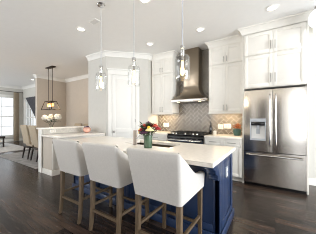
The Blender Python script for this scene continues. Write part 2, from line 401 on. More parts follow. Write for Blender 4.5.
# ------------------------------------------------------------------ cabinets
def shaker(parent, x0, x1, z0, z1, yf, m='cab', name='door', fr=0.06, mtx=None, t=0.02):
    d = MB().at(mtx) if mtx else MB()
    g = 0.0015; x0 += g; x1 -= g; z0 += g; z1 -= g
    d.box(x0, x1, yf+0.009, yf+t, z0, z1)
    d.box(x0, x0+fr, yf, yf+0.009, z0, z1); d.box(x1-fr, x1, yf, yf+0.009, z0, z1)
    d.box(x0+fr, x1-fr, yf, yf+0.009, z0, z0+fr); d.box(x0+fr, x1-fr, yf, yf+0.009, z1-fr, z1)
    return d.build(name, m, parent, bevel=0.0025)
def pull(parent, c, L, yf, vert=True, m='nickel', mtx=None):
    d = MB().at(mtx) if mtx else MB(); x, z = c; r = 0.0065
    if vert:
        d.box(x-r, x+r, yf-0.036, yf-0.024, z-L/2, z+L/2)
        for s in (-1, 1): d.box(x-0.004, x+0.004, yf-0.024, yf, z+s*L*0.38-0.005, z+s*L*0.38+0.005)
    else:
        d.box(x-L/2, x+L/2, yf-0.036, yf-0.024, z-r, z+r)
        for s in (-1, 1): d.box(x+s*L*0.38-0.005, x+s*L*0.38+0.005, yf-0.024, yf, z-0.004, z+0.004)
    return d.build('handle', m, parent, bevel=0.002)
CPROF = [(0, 0), (0.07, 0), (0.07, -0.02), (0.05, -0.032), (0.022, -0.075), (0.015, -0.1), (0.008, -0.13), (0, -0.13)]

def wall_pair(label, x0, x1, z0, z1, yf, yb, hz, cat='cabinet', hl=0.13, rail=0.0, crown_pts=None, carc_top=None):
    t = thing('wall_cabinet', label, cat, ((x0+x1)/2, yb, z0), 0, 'white wall cabinets')
    ox, oy, oz = (x0+x1)/2, yb, z0
    MB().box(x0-ox, x1-ox, yf+0.021-oy, 0, 0, (carc_top or z1)-oz).build('carcass', 'cab', t, bevel=0.002)
    xm = (x0+x1)/2; e = 0.012
    for a, b, hx in ((x0+e, xm, xm-0.035), (xm, x1-e, xm+0.035)):
        dr = shaker(t, a-ox, b-ox, z0+e-oz, z1-e-oz, yf-oy)
        pull(dr, (hx-ox, hz-oz), hl, yf-oy)
    if rail: MB().box(x0-ox-0.0, x1-ox+0.0, yf-oy-0.004, yf+0.02-oy, -rail, -0.001).build('light_rail', 'cab', t)
    if crown_pts:
        crown('crown', [(p[0]-ox, p[1]-oy) for p in crown_pts], H-0.001-oz, 'cab', t, CPROF, 0.0)
    return t
YU = 4.10   # front of upper cabinets
YW = YB-0.002
wall_pair('cream upper cabinet with two tall doors left of the hood', -2.94, -2.25, 1.42, 2.49, YU, YW, 1.52, rail=0.03)
wall_pair('small cream cabinet against the ceiling left of the hood', -2.94, -2.25, 2.493, 2.90, YU, YW, 2.60, hl=0.12, carc_top=H-0.003,
          crown_pts=[(-2.25, YW), (-2.25, YU+0.02), (-2.94, YU+0.02)])
wall_pair('cream upper cabinet with two tall doors right of the hood', -1.30, -0.548, 1.42, 2.49, YU, YW, 1.52, rail=0.03)
wall_pair('small cream cabinet against the ceiling between hood and refrigerator cabinets', -1.30, -0.548, 2.493, 2.90, YU, YW, 2.60, hl=0.12, carc_top=H-0.003,
          crown_pts=[(-0.548, YU+0.02), (-1.30, YU+0.02), (-1.30, YW)])
# refrigerator surround
PX0, PX1, YF = -0.545, 0.472, 3.87
sp = thing('refrigerator_surround', 'tall white side panels flanking the stainless refrigerator', 'panel', ((PX0+PX1)/2, YW, 0))
ox = (PX0+PX1)/2
for a, b in ((PX0, PX0+0.027), (PX1-0.027, PX1)):
    MB().box(a-ox, b-ox, YF-YW, 0, 0, H-0.003).build('side_panel', 'cab', sp, bevel=0.002)
wall_pair('white two-door cabinet directly above the refrigerator', PX0+0.029, PX1-0.029, 1.865, 2.487, YF-0.02, YW, 2.03, hl=0.17)
wall_pair('white two-door cabinet against the ceiling, above the refrigerator cabinet', PX0+0.029, PX1-0.029, 2.49, 2.92, YF-0.02, YW, 2.63, hl=0.15, carc_top=H-0.003)
crown('crown', [(PX1-ox, 0), (PX1-ox, YF-0.02-YW), (PX0-ox, YF-0.02-YW), (PX0-ox, 0)], H-0.001, 'cab', sp, CPROF, 0.0)

def base_cab(label, x0, x1, yf, drawers, doors):
    t = thing('base_cabinet', label, 'cabinet', ((x0+x1)/2, YW, 0), 0, 'white base cabinets along the range wall')
    ox, oy = (x0+x1)/2, YW
    MB().box(x0-ox, x1-ox, yf+0.021-oy, 0, 0.1, 0.858).build('carcass', 'cab', t, bevel=0.002)
    MB().box(x0-ox, x1-ox, yf+0.09-oy, -0.02, 0.0, 0.099).build('toe_kick', 'cab', t)
    n = drawers; wd = (x1-x0)/n
    for i in range(n):
        dr = shaker(t, x0+i*wd-ox, x0+(i+1)*wd-ox, 0.71, 0.852, yf-oy, name='drawer', fr=0.04)
        pull(dr, (x0+(i+0.5)*wd-ox, 0.782), 0.16, yf-oy, vert=False)
        dd = shaker(t, x0+i*wd-ox, x0+(i+1)*wd-ox, 0.105, 0.705, yf-oy)
        pull(dd, (x0+(i+(0.88 if i % 2 == 0 else 0.12))*wd-ox, 0.6), 0.13, yf-oy)
YC = 3.83
base_cab('white base cabinet with two drawers between range and refrigerator', -1.303, -0.548, YC, 2, 2)
base_cab('white base cabinet with one drawer left of the range', -2.94, -2.243, YC, 1, 1)
tag(MB().box(-1.305, -0.548, YC-0.025, YB-0.018, 0.86, 0.9).build('countertop', 'quartz', bevel=0.004), 'cream countertop between range and refrigerator', 'countertop', 'perimeter countertops')
tag(MB().box(-2.94, -2.241, YC-0.025, YB-0.018, 0.86, 0.9).build('countertop', 'quartz', bevel=0.004), 'cream countertop left of the range', 'countertop', 'perimeter countertops')

# ------------------------------------------------------------------ refrigerator
fx0, fx1 = -0.515, 0.442; fy = 3.81; fc = (fx0+fx1)/2
fr = thing('refrigerator', 'stainless steel French door refrigerator with ice dispenser', 'refrigerator', (fc, YW, 0))
def L(x): return x-fc
fyl = fy-YW
MB().box(L(fx0)+0.004, L(fx1)-0.004, fyl+0.1, -0.03, 0.06, 1.80).build('body', 'iron', fr)
MB().box(L(fx0)+0.006, L(fx1)-0.006, fyl+0.06, -0.05, 0.0, 0.06).build('toe_grille', 'black', fr)
xm = fc+0.0
def slab(x0, x1, z0, z1, hole=None):
    """door skin with a gently bowed front"""
    mb = MB(); n = 10
    def prof(xa, xb):
        pts = []
        for i in range(n+1):
            x = xa+(xb-xa)*i/n; u = (x-x0)/(x1-x0)*2-1
            pts.append((x, fyl+0.004*abs(u)**3))
        return pts+[(xb, fyl+0.085), (xa, fyl+0.085)]
    if not hole: mb.prism(prof(x0, x1), z0, z1)
    else:
        a, b, c, dd = hole
        mb.prism(prof(x0, x1), z0, c); mb.prism(prof(x0, x1), dd, z1); mb.prism(prof(x0, a), c, dd); mb.prism(prof(b, x1), c, dd)
        mb.box(a, b, fyl+0.075, fyl+0.085, c, dd)
    return mb
g = 0.004
hole = (L(-0.405), L(-0.14), 0.87, 1.28)
dl = slab(L(fx0)+g, L(xm)-g, 0.665, 1.815, hole).build('door', 'steel', fr, smooth=True, sharp=40)
dr_ = slab(L(xm)+g, L(fx1)-g, 0.665, 1.815).build('door', 'steel', fr, smooth=True, sharp=40)
fz = slab(L(fx0)+g, L(fx1)-g, 0.065, 0.655).build('freezer_drawer', 'steel', fr, smooth=True, sharp=40)
def vhandle(par, x):
    MB().tube([(x, fyl+0.0, 0.78), (x, fyl-0.05, 0.81), (x, fyl-0.055, 0.9), (x, fyl-0.055, 1.6), (x, fyl-0.05, 1.69), (x, fyl, 1.72)], 0.0125, 12).build('handle', 'chrome', par, smooth=True)
vhandle(dl, L(xm)-0.045); vhandle(dr_, L(xm)+0.045)
MB().tube([(L(fx0)+0.05, fyl+0.003, 0.6), (L(fx0)+0.07, fyl-0.05, 0.6), (L(fx0)+0.15, fyl-0.056, 0.6), (L(fx1)-0.15, fyl-0.056, 0.6), (L(fx1)-0.07, fyl-0.05, 0.6), (L(fx1)-0.05, fyl+0.003, 0.6)], 0.0135, 12).build('handle', 'chrome', fz, smooth=True)
a, b, c0, d0 = hole; k = 0.018
MB().box(a, b, fyl-0.006, fyl+0.012, d0-0.06, d0).box(a, a+k, fyl-0.006, fyl+0.012, c0, d0-0.06).box(b-k, b, fyl-0.006, fyl+0.012, c0, d0-0.06).box(a+k, b-k, fyl-0.006, fyl+0.012, c0, c0+k).build('dispenser_frame', 'grey_plastic', dl, bevel=0.002)
MB().box(a+k, b-k, fyl+0.062, fyl+0.074, c0+k, d0-0.06).build('dispenser_recess', 'plastic', dl)
MB().box(a+k, b-k, fyl+0.004, fyl+0.06, d0-0.13, d0-0.062).build('dispenser_hood', 'black', dl, bevel=0.004)
MB().lathe([(0.03, 0), (0.024, -0.05), (0.016, -0.055)], ((a+b)/2, fyl+0.035, d0-0.13), 14).build('nozzle', 'grey_plastic', dl, smooth=True)
MB().box(a+k, b-k, fyl+0.0, fyl+0.06, c0+k, c0+k+0.012).build('drip_tray', 'grey_plastic', dl)
MB().box((a+b)/2-0.03, (a+b)/2+0.03, fyl+0.05, fyl+0.06, c0+0.12, c0+0.22).build('paddle', 'grey_plastic', dl, bevel=0.003)

# ------------------------------------------------------------------ range
rx0, rx1 = -2.236, -1.311; rc = (rx0+rx1)/2; ry = 3.80-YW
rg = thing('range', 'stainless gas range with black cooktop under the hood', 'range', (rc, YW, 0))
hw = (rx1-rx0)/2
MB().box(-hw, hw, ry+0.03, -0.02, 0.09, 0.885).build('body', 'steel', rg)
MB().box(-hw, hw, ry-0.005, -0.025, 0.886, 0.906).build('cooktop', 'black', rg, bevel=0.004)
MB().prism([(ry+0.03, 0.80), (ry-0.012, 0.80), (ry-0.012, 0.84), (ry+0.012, 0.884), (ry+0.03, 0.884)], -hw+0.001, hw-0.001, 'x').build('control_panel', 'black', rg, bevel=0.002)
od = MB().box(-hw+0.004, hw-0.004, ry, ry+0.03, 0.25, 0.795).build('oven_door', 'black', rg, bevel=0.003)
MB().box(-hw+0.004, hw-0.004, ry-0.004, ry-0.0005, 0.72, 0.79).build('door_trim', 'steel', od)
MB().tube([(-hw+0.06, ry-0.002, 0.76), (-hw+0.06, ry-0.05, 0.765), (hw-0.06, ry-0.05, 0.765), (hw-0.06, ry-0.002, 0.76)], 0.013, 10).build('handle', 'chrome', od, smooth=True)
MB().box(-hw+0.2, hw-0.2, ry-0.002, ry-0.0005, 0.36, 0.64).build('oven_window', 'bottle', od)
sd = MB().box(-hw+0.004, hw-0.004, ry, ry+0.03, 0.1, 0.243).build('warming_drawer', 'steel', rg, bevel=0.003)
MB().tube([(-hw+0.1, ry-0.001, 0.2), (-hw+0.1, ry-0.04, 0.2), (hw-0.1, ry-0.04, 0.2), (hw-0.1, ry-0.001, 0.2)], 0.01, 10).build('handle', 'chrome', sd, smooth=True)
for x in (-0.33, -0.24, -0.0, 0.2, 0.29):
    MB().lathe([(0.021, 0), (0.019, 0.022), (0.015, 0.028), (0.004, 0.029)], (x, ry+0.055, 0.907), 16).build('knob', 'chrome', rg, smooth=True)
for i in range(3):
    gx = (-0.3, 0, 0.3)[i]; gm = MB()
    for s in (-1, 1):
        gm.bar((gx+s*0.135, ry+0.12, 0.938), (gx+s*0.135, ry+0.58, 0.938), 0.014)
        gm.bar((gx-0.135, ry+0.35+s*0.225, 0.938), (gx+0.135, ry+0.35+s*0.225, 0.938), 0.014)
        for q in (-1, 1): gm.bar((gx+s*0.13, ry+0.35+q*0.22, 0.907), (gx+s*0.13, ry+0.35+q*0.22, 0.932), 0.016)
    gm.bar((gx, ry+0.12, 0.938), (gx, ry+0.58, 0.938), 0.012); gm.bar((gx-0.135, ry+0.35, 0.938), (gx+0.135, ry+0.35, 0.938), 0.012)
    gm.build('grate', 'iron', rg)
    for yy in (0.22, 0.47):
        if i == 1 and yy < 0.3: continue
        MB().lathe([(0.045, 0), (0.045, 0.01), (0.028, 0.014), (0.028, 0.02), (0.004, 0.022)], (gx, ry+yy, 0.907), 18).build('burner', 'iron', rg, smooth=True)
for s in (-1, 1):
    for yy in (ry+0.08, -0.08): MB().lathe([(0.02, 0), (0.02, 0.088)], (s*(hw-0.05), yy, 0.001), 12).build('foot', 'black', rg)

# ------------------------------------------------------------------ hood
hx0, hx1 = -2.235, -1.315; hc = (hx0+hx1)/2
hd = thing('range_hood', 'stainless chimney hood flaring above the range', 'range hood', (hc, YW-0.012, 1.68))
hwid = (hx1-hx0)/2; hdep = 0.5
rings = []
for i in range(11):
    t = i/10; z = 0.075+0.34*t
    k = (1-t)**2.4
    rings.append([(x*(0.2+(hwid-0.012-0.2)*k), yv, z) for x, yv in ((-1, 0), (1, 0), (1, -(0.27+(hdep-0.27)*k)), (-1, -(0.27+(hdep-0.27)*k)))])
MB().loft(rings).build('canopy', 'hood', hd, smooth=True, sharp=40)
MB().box(-hwid, hwid, -hdep-0.012, 0, 0.02, 0.074).build('rim', 'steel', hd, bevel=0.003)
MB().box(-hwid+0.02, hwid-0.02, -hdep+0.02, -0.02, 0.008, 0.019).build('filter', 'nickel', hd)
MB().box(-0.2, 0.2, -0.27, 0, 0.416, H-1.68-0.003).build('chimney', 'hood', hd, bevel=0.002)
for s in (-1, 1):
    MB().lathe([(0.03, 0), (0.03, 0.006)], (s*0.28, -hdep+0.1, 0.001), 16).build('lamp_lens', 'hoodlens', hd)
l = area('hood_lamp', (hc, YW-0.38, 1.66), (0, 0, 0), 0.7, 0.1, 2.2, (1, 0.82, 0.58)); l.parent = None

# ------------------------------------------------------------------ island
ix0, ix1 = -3.08, -0.47; iy0, iy1 = 1.85, 2.50
ic = ((ix0+ix1)/2, (iy0+iy1)/2); il = thing('kitchen_island', 'navy blue island base with corbels and panelled end', 'island', (ic[0], ic[1], 0))
def I(x): return x-ic[0]
def J(y): return y-ic[1]
SX0, SX1, SY0, SY1 = -1.98, -1.16, 2.02, 2.42    # sink opening
cb = MB(); cb.box(I(ix0)+0.02, I(ix1)-0.02, J(iy0)+0.02, J(iy1)-0.02, 0.0, 0.60)
cb.box(I(ix0)+0.02, I(SX0)-0.03, J(iy0)+0.02, J(iy1)-0.02, 0.60, 0.857); cb.box(I(SX1)+0.03, I(ix1)-0.02, J(iy0)+0.02, J(iy1)-0.02, 0.60, 0.857)
cb.box(I(SX0)-0.03, I(SX1)+0.03, J(iy0)+0.02, J(SY0)-0.03, 0.60, 0.857); cb.box(I(SX0)-0.03, I(SX1)+0.03, J(SY1)+0.03, J(iy1)-0.02, 0.60, 0.857)
cb.build('carcass', 'navy', il)
# seating side panels
nP = 4; wP = (ix1-ix0)/nP
for i in range(nP):
    shaker(il, I(ix0)+i*wP, I(ix0)+(i+1)*wP, 0.1, 0.857, J(iy0), 'navy', 'back_panel', 0.07)
# aisle side doors and drawers
EM = Matrix.Rotation(PI, 4, 'Z')
for i in range(4):
    xa, xb = -(I(ix0)+(i+1)*wP), -(I(ix0)+i*wP)
    dd = shaker(il, xa, xb, 0.1, 0.857, J(iy0), 'navy', 'door', 0.06, mtx=EM)
    pull(dd, (xb-0.05 if i % 2 else xa+0.05, 0.7), 0.13, J(iy0), mtx=EM)
# ends: two narrow panels (+X), rotated so that local -y becomes +x
RM = Matrix.Translation((I(ix1), 0, 0)) @ Matrix.Rotation(PI/2, 4, 'Z')
shaker(il, J(iy0)+0.085, J(iy1)-0.02, 0.1, 0.857, 0.0, 'navy', 'end_panel', 0.07, mtx=RM)
LM = Matrix.Translation((I(ix0), 0, 0)) @ Matrix.Rotation(-PI/2, 4, 'Z')
shaker(il, -J(iy1)+0.02, -J(iy0)-0.085, 0.1, 0.857, 0.0, 'navy', 'end_panel', 0.07, mtx=LM)
for xx in (I(ix1)-0.05, I(ix0)-0.0):
    MB().box(xx, xx+0.05, J(iy0)-0.0, J(iy0)+0.08, 0.1, 0.857).build('corner_post', 'navy', il, bevel=0.003)
pl = MB(); e = 0.018
pl.box(I(ix0)-e, I(ix1)+e, J(iy0)-e, J(iy0)+0.0, 0.0, 0.098); pl.box(I(ix0)-e, I(ix1)+e, J(iy1), J(iy1)+e, 0.0, 0.098)
pl.box(I(ix1), I(ix1)+e, J(iy0), J(iy1), 0, 0.098); pl.box(I(ix0)-e, I(ix0), J(iy0), J(iy1), 0, 0.098)
pl.build('plinth', 'navy', il, bevel=0.006)
# corbels
cp = [(0.0, 0.855), (-0.215, 0.855), (-0.22, 0.82), (-0.2, 0.805), (-0.17, 0.8), (-0.15, 0.785), (-0.145, 0.765), (-0.13, 0.745), (-0.095, 0.735), (-0.07, 0.715), (-0.06, 0.69), (-0.062, 0.675), (-0.045, 0.66), (-0.02, 0.655), (0.0, 0.655)]
for xx in (ix1-0.09, -1.93, ix0):
    MB().prism([(J(iy0)-0.001+p[0], p[1]) for p in cp], I(xx), I(xx)+0.09, 'x').build('corbel', 'navy', il, bevel=0.004)
ot = thing('wall_outlet', 'small white outlet on the navy end of the island', 'outlet', (ix1-0.003, 2.17, 0.66), 0, 'outlets')
MB().box(-0.007, 0.006, -0.036, 0.036, -0.058, 0.058).build('plate', 'grey_plastic', ot, bevel=0.002)
MB().box(0.0055, 0.009, -0.016, 0.016, 0.01, 0.042).box(0.0055, 0.009, -0.016, 0.016, -0.042, -0.01).build('socket', 'plastic', ot)
# countertop with sink opening
tx0, tx1, ty0, ty1 = -3.12, -0.445, 1.525, 2.56
ct = MB()
ct.box(tx0, SX0, ty0, ty1, 0.86, 0.9).box(SX1, tx1, ty0, ty1, 0.86, 0.9).box(SX0, SX1, ty0, SY0, 0.86, 0.9).box(SX0, SX1, SY1, ty1, 0.86, 0.9)
tag(ct.build('countertop', 'quartz'), 'long cream island countertop with sink cut-out', 'countertop')
sk = tag(MB().box(SX0-0.008, SX1+0.008, SY0-0.008, SY0, 0.66, 0.858).box(SX0-0.008, SX1+0.008, SY1, SY1+0.008, 0.66, 0.858)
    .box(SX0-0.008, SX0, SY0, SY1, 0.66, 0.858).box(SX1, SX1+0.008, SY0, SY1, 0.66, 0.858).box(SX0, SX1, SY0, SY1, 0.652, 0.66).build('sink', 'sink'), 'undermount sink in the island countertop', 'sink')
MB().lathe([(0.045, 0), (0.045, 0.004), (0.03, 0.005)], ((SX0+SX1)/2, (SY0+SY1)/2, 0.661), 18).build('drain', 'chrome', sk, smooth=True)
# faucet
fa = thing('faucet', 'brushed nickel arched faucet beside the island sink', 'faucet', (-1.70, 1.965, 0.901))
MB().lathe([(0.034, 0), (0.034, 0.012), (0.031, 0.018), (0.03, 0.2), (0.026, 0.21)], seg=20).build('base', 'faucet', fa, smooth=True)
arc = [(0, 0, 0.2)]+[(0.06-0.06*math.cos(a), 0.05*(1-math.cos(a)), 0.2+0.07*math.sin(a)) for a in [PI*i/8 for i in range(9)]]
MB().tube(arc+[(0.12, 0.1, 0.17)], 0.02, 12).build('spout', 'faucet', fa, smooth=True)
MB().tube([(0.026, 0, 0.1), (0.05, 0, 0.11), (0.1, -0.005, 0.15)], [0.012, 0.009, 0.007], 10).build('lever', 'nickel', fa, smooth=True)

# ------------------------------------------------------------------ desk corner (left)
dk = thing('desk_cabinet', 'white panelled cabinet under the desk counter by the half wall', 'cabinet', (-4.36, 2.55, 0))
MB().box(-0.222, 0.21, -0.56, 0.6, 0.0, 0.858).build('carcass', 'wallt', dk, bevel=0.002)
DMx = Matrix.Translation((0.23, 0, 0)) @ Matrix.Rotation(PI/2, 4, 'Z')
for a, b in ((-0.56, 0.02), (0.02, 0.6)):
    shaker(dk, a, b, 0.13, 0.72, 0.0, 'cab', 'door', 0.07, mtx=DMx)
MB().box(-0.222, 0.245, -0.58, -0.561, 0, 0.12).box(0.231, 0.25, -0.58, 0.6, 0, 0.12).build('plinth', 'cab', dk, bevel=0.004)
MB().box(0.232, 0.58, -0.55, -0.53, 0.76, 0.857).box(0.56, 0.58, -0.53, 0.595, 0.76, 0.857).box(0.232, 0.56, 0.575, 0.595, 0.76, 0.857).build('apron', 'cab', dk, bevel=0.002)
tag(MB().box(-4.585, -3.745, 1.94, 3.125, 0.86, 0.9).build('countertop', 'quartz', bevel=0.004), 'lower cream desk counter beside the half wall', 'countertop')
tag(MB().box(-4.79, -4.53, 1.93, 3.152, 1.02, 1.06).build('ledge', 'quartz', bevel=0.005), 'raised cream ledge on top of the half wall', 'ledge')
MB().box(-4.735, -4.585, 1.955, 1.969, 0, 1.017).build('trim_7', 'trim')['kind'] = 'structure'
o = thing('wall_outlet', 'white outlet plate under the raised ledge', 'outlet', (-4.586, 2.22, 0.968), 0, 'outlets')
MB().box(0, 0.006, -0.07, 0.07, -0.036, 0.036).build('plate', 'plastic', o, bevel=0.002)
MB().box(0.0055, 0.009, -0.045, -0.012, -0.016, 0.016).box(0.0055, 0.009, 0.012, 0.045, -0.016, 0.016).build('socket', 'ceramic', o)
bw = thing('bowl', 'round blush glass bowl on the desk counter', 'bowl', (-4.2, 2.9, 0.901))
MB().lathe([(0.045, 0), (0.085, 0.025), (0.105, 0.075), (0.095, 0.12), (0.075, 0.14), (0.07, 0.138), (0.09, 0.118), (0.097, 0.075), (0.075, 0.03), (0.01, 0.02)], seg=24).build('bowl', 'pinkglass', bw, smooth=True)
fm = MB()
for i in range(9):
    a = i*2.4; r = 0.012*math.sqrt(i)
    fm.ball((r*1.5*math.cos(a), r*1.5*math.sin(a), 0.13+0.02*math.cos(i)), 0.026, 8, 6, jit=0.12)
fm.build('potpourri', 'purple_pet', bw, smooth=True)

# ------------------------------------------------------------------ wall outlets on the backsplash
def outlet(x, z, wd, label):
    o = thing('wall_outlet', label, 'outlet', (x, YB-0.0125, z), 0, 'outlets')
    MB().box(-wd/2, wd/2, -0.006, 0, -0.058, 0.058).build('plate', 'plastic', o, bevel=0.002)
    n = max(1, round(wd/0.08)); s = MB()
    for i in range(n):
        cx = (i-(n-1)/2)*0.05
        for q in (-1, 1): s.box(cx-0.016, cx+0.016, -0.009, -0.0055, q*0.024-0.015, q*0.024+0.015)
    s.build('socket', 'ceramic', o)
outlet(-2.66, 1.09, 0.19, 'wide white outlet plate on the tile left of the range')
outlet(-1.115, 1.075, 0.12, 'small white outlet plate on the tile nearer the range')
outlet(-0.955, 1.095, 0.17, 'wide white outlet plate on the tile nearer the refrigerator')

# ------------------------------------------------------------------ things on the right counter
bt = thing('bottle', 'dark glass bottle standing beside the range', 'bottle', (-1.262, 4.16, 0.901))
MB().lathe([(0.034, 0), (0.036, 0.01), (0.036, 0.17), (0.03, 0.2), (0.014, 0.225), (0.013, 0.285)], seg=20).build('body', 'bottle', bt, smooth=True)
MB().lathe([(0.015, 0.286), (0.015, 0.305), (0.004, 0.307)], seg=14).build('cap', 'black', bt, smooth=True)
cn = thing('canister', 'small white ceramic canister beside the dark bottle', 'canister', (-1.15, 4.1, 0.901))
MB().lathe([(0.032, 0), (0.036, 0.008), (0.036, 0.075), (0.034, 0.078)], seg=20).build('body', 'ceramic', cn, smooth=True)
MB().lathe([(0.037, 0.079), (0.037, 0.088), (0.01, 0.096), (0.012, 0.108), (0.004, 0.112)], seg=20).build('lid', 'ceramic', cn, smooth=True)
pp = thing('potted_plant', 'teal pot of rust coloured foliage beside the refrigerator panel', 'plant', (-0.71, 4.28, 0.901))
MB().lathe([(0.06, 0), (0.075, 0.02), (0.084, 0.1), (0.086, 0.135), (0.078, 0.135), (0.074, 0.115), (0.01, 0.113)], seg=24).build('pot', 'teal', pp, smooth=True)
lf = MB()
for i in range(46):
    a = random.uniform(0, 2*PI); r = random.uniform(0, 0.1); z = 0.14+random.uniform(0, 0.11)*(1-r*4)+0.02
    lf.ball((r*math.cos(a), r*math.sin(a)*0.8, z), random.uniform(0.012, 0.022), 6, 5, 0.7, 0.25)
lf.build('foliage', 'rust', pp, smooth=True)

# ------------------------------------------------------------------ vase and bouquet on the island
vs_ = thing('vase', 'green glass cylinder vase on the island countertop', 'vase', (-1.395, 1.87, 0.901))
MB().lathe([(0.054, 0), (0.056, 0.004), (0.056, 0.162), (0.051, 0.162), (0.050, 0.012), (0.01, 0.01)], seg=28).build('vase', 'green', vs_, smooth=True)
bq = thing('bouquet', 'mixed red, pink, purple and cream flowers in the green vase', 'bouquet', (-1.395, 1.87, 1.02))
sm = MB()
blooms = [(-0.10, -0.02, 0.17, 'yellow_pet', 0.030), (-0.055, -0.06, 0.17, 'red_pet', 0.036), (0.0, -0.075, 0.15, 'purple_pet', 0.040), (-0.03, -0.03, 0.24, 'orange_pet', 0.032),
          (0.065, -0.07, 0.19, 'cream_pet', 0.046), (0.02, -0.02, 0.29, 'purple_pet', 0.026), (-0.075, 0.03, 0.25, 'pink_pet', 0.026), (0.10, 0.0, 0.25, 'orange_pet', 0.032),
          (0.12, 0.03, 0.20, 'red_pet', 0.034), (0.045, 0.02, 0.24, 'red_pet', 0.034), (-0.03, -0.08, 0.13, 'purple_pet', 0.034), (-0.095, -0.045, 0.12, 'cream_pet', 0.022),
          (0.0, 0.06, 0.26, 'purple_pet', 0.03), (0.07, 0.07, 0.22, 'pink_pet', 0.03), (-0.06, 0.07, 0.19, 'red_pet', 0.03)]
# blooms are laid out across the bouquet as seen from the stools' side (x across, y towards the sink)
for (x, y, z, m_, r) in blooms:
    x *= 1.15; z = z*0.8-0.02; r *= 1.15
    sm.tube([(x*0.1, y*0.1, -0.10), (x*0.5, y*0.5, z*0.5), (x, y, z-0.01)], 0.0035, 6)
    f = MB(); f.ball((x, y, z), r*0.55, 8, 6)
    for k in range(9):
        a = 2*PI*k/9
        f.at(Matrix.Translation((x, y, z)) @ Matrix.Rotation(a, 4, 'Z') @ Matrix.Rotation(0.35, 4, 'Y'))
        f.ball((r*0.62, 0, 0), r*0.5, 8, 5, 0.5)
        f.m = None
    fo = f.build('flower', m_, bq, smooth=True)
    if m_ == 'cream_pet': MB().ball((x, y-r*0.3, z+r*0.4), r*0.38, 8, 6).build('flower_centre', 'yellow_pet', fo, smooth=True)
sm.build('stems', 'leaf', bq, smooth=True)
lv = MB()
for i in range(110):
    a = random.uniform(0, 2*PI); r = random.uniform(0.02, 0.12); z = random.uniform(0.06, 0.21)
    lv.at(Matrix.Translation((r*math.cos(a), r*math.sin(a), z)) @ Matrix.Rotation(a, 4, 'Z') @ Matrix.Rotation(random.uniform(-0.9, 0.3), 4, 'Y'))
    lv.loft([[(-0.035, 0, 0), (-0.035, 0.001, 0), (-0.035, 0, 0.001)], [(0, -0.02, 0), (0, 0.02, 0), (0, 0, 0.006)], [(0.04, -0.001, -0.004), (0.035, 0.001, -0.004), (0.035, 0, -0.003)]])
lv.m = None
lv.build('leaves', 'leaf', bq)

# ------------------------------------------------------------------ counter stools
def stool_shell():
    zb = 0.578
    def wz(z): return 0.248+0.032*(z-0.585)/0.435
    def yb(z): return -0.268-0.088*(z-0.585)/0.435
    tops = [(-0.40, 1.02), (-0.315, 1.02), (-0.25, 0.975), (-0.15, 0.89), (-0.05, 0.815), (0.05, 0.765), (0.15, 0.742), (0.30, 0.735)]
    def top(y):
        for (a, ha), (b, hb) in zip(tops, tops[1:]):
            if y <= b: t = (y-a)/(b-a); t = max(0, t); return ha+(hb-ha)*t
        return tops[-1][1]
    yfront = 0.27
    path = []   # (fx in -1..1 of half width, yfrac 0 back..1 front, corner normal)
    for i in range(9): path.append((-1, 1-i/9*0.88, (-1, 0)))
    for i in range(1, 5):
        a = PI/2*i/5; path.append(('c', -1, a))
    for i in range(9): path.append((-0.78+1.56*i/8, 0, (0, -1)))
    for i in range(4, 0, -1):
        a = PI/2*i/5; path.append(('c', 1, a))
    for i in range(8, -1, -1): path.append((1, 1-i/9*0.88, (1, 0)))
    R = 0.032; th = 0.07
    def pt(p, z, off):
        W, Y = wz(z), yb(z)
        if p[0] == 'c':
            s, a = p[1], p[2]; cx, cy = s*(W-R), Y+R
            return (cx+s*math.cos(a)*(R-off), cy-math.sin(a)*(R-off), z)
        fx, fyv, n = p
        if n[0]: return (n[0]*(W-off), (Y+R)+fyv*(yfront-(Y+R)) if fyv < 1 else yfront, z)
        return (fx/0.78*(W-R), Y+off, z)
    rings = []
    for p in path:
        y0 = pt(p, 0.95, 0)[1]; zt = top(y0); r = 0.022; ring = []
        for k in range(6): ring.append(pt(p, zb+(zt-r-zb)*k/5, 0))
        for k in range(1, 6):
            a = PI*k/6; ring.append(pt(p, zt-r+r*math.sin(a), th/2-th/2*math.cos(a)))
        for k in range(5, -1, -1): ring.append(pt(p, zb+(zt-r-zb)*k/5, th))
        rings.append(ring)
    return MB().loft(rings)
def make_stool(loc, label):
    t = thing('counter_stool', label, 'stool', loc, 0, 'upholstered counter stools along the island')
    stool_shell().build('backrest', 'linen', t, smooth=True, sharp=50)
    MB().box(-0.172, 0.172, -0.192, 0.285, 0.586, 0.672).build('seat', 'linen', t, bevel=0.022, seg=3)
    MB().box(-0.17, 0.17, -0.18, 0.24, 0.565, 0.585).build('seat_frame', 'oak', t, bevel=0.004)
    for s in (-1, 1):
        MB().loft([[(s*0.217+a*k/2, y+b*k/2, z) for a, b in ((-1,-1),(1,-1),(1,1),(-1,1))] for y, z, k in ((-0.232, 0.577, 0.046), (-0.236, 0.3, 0.042), (-0.252, 0.08, 0.036), (-0.266, 0.0, 0.032))]).build('leg', 'oak', t, bevel=0.004)
        MB().bar((s*0.217, 0.238, 0.0), (s*0.217, 0.238, 0.577), 0.034, 0.044).build('leg', 'oak', t, bevel=0.004)
        MB().bar((s*0.217, -0.218, 0.28), (s*0.217, 0.218, 0.28), 0.026).build('stretcher', 'oak', t, bevel=0.003)
    MB().bar((-0.197, -0.243, 0.225), (0.197, -0.243, 0.225), 0.026).build('stretcher', 'oak', t, bevel=0.003)
    MB().bar((-0.197, 0.238, 0.2), (0.197, 0.238, 0.2), 0.026).build('stretcher', 'oak', t, bevel=0.003)
    return t
s0 = make_stool((-0.868, 1.535, 0), 'grey upholstered counter stool at the island end nearest the refrigerator')
dup(s0, (-1.555, 1.535, 0), 'grey upholstered counter stool in the middle of the three')
dup(s0, (-2.215, 1.535, 0), 'grey upholstered counter stool nearest the desk corner and dining area')

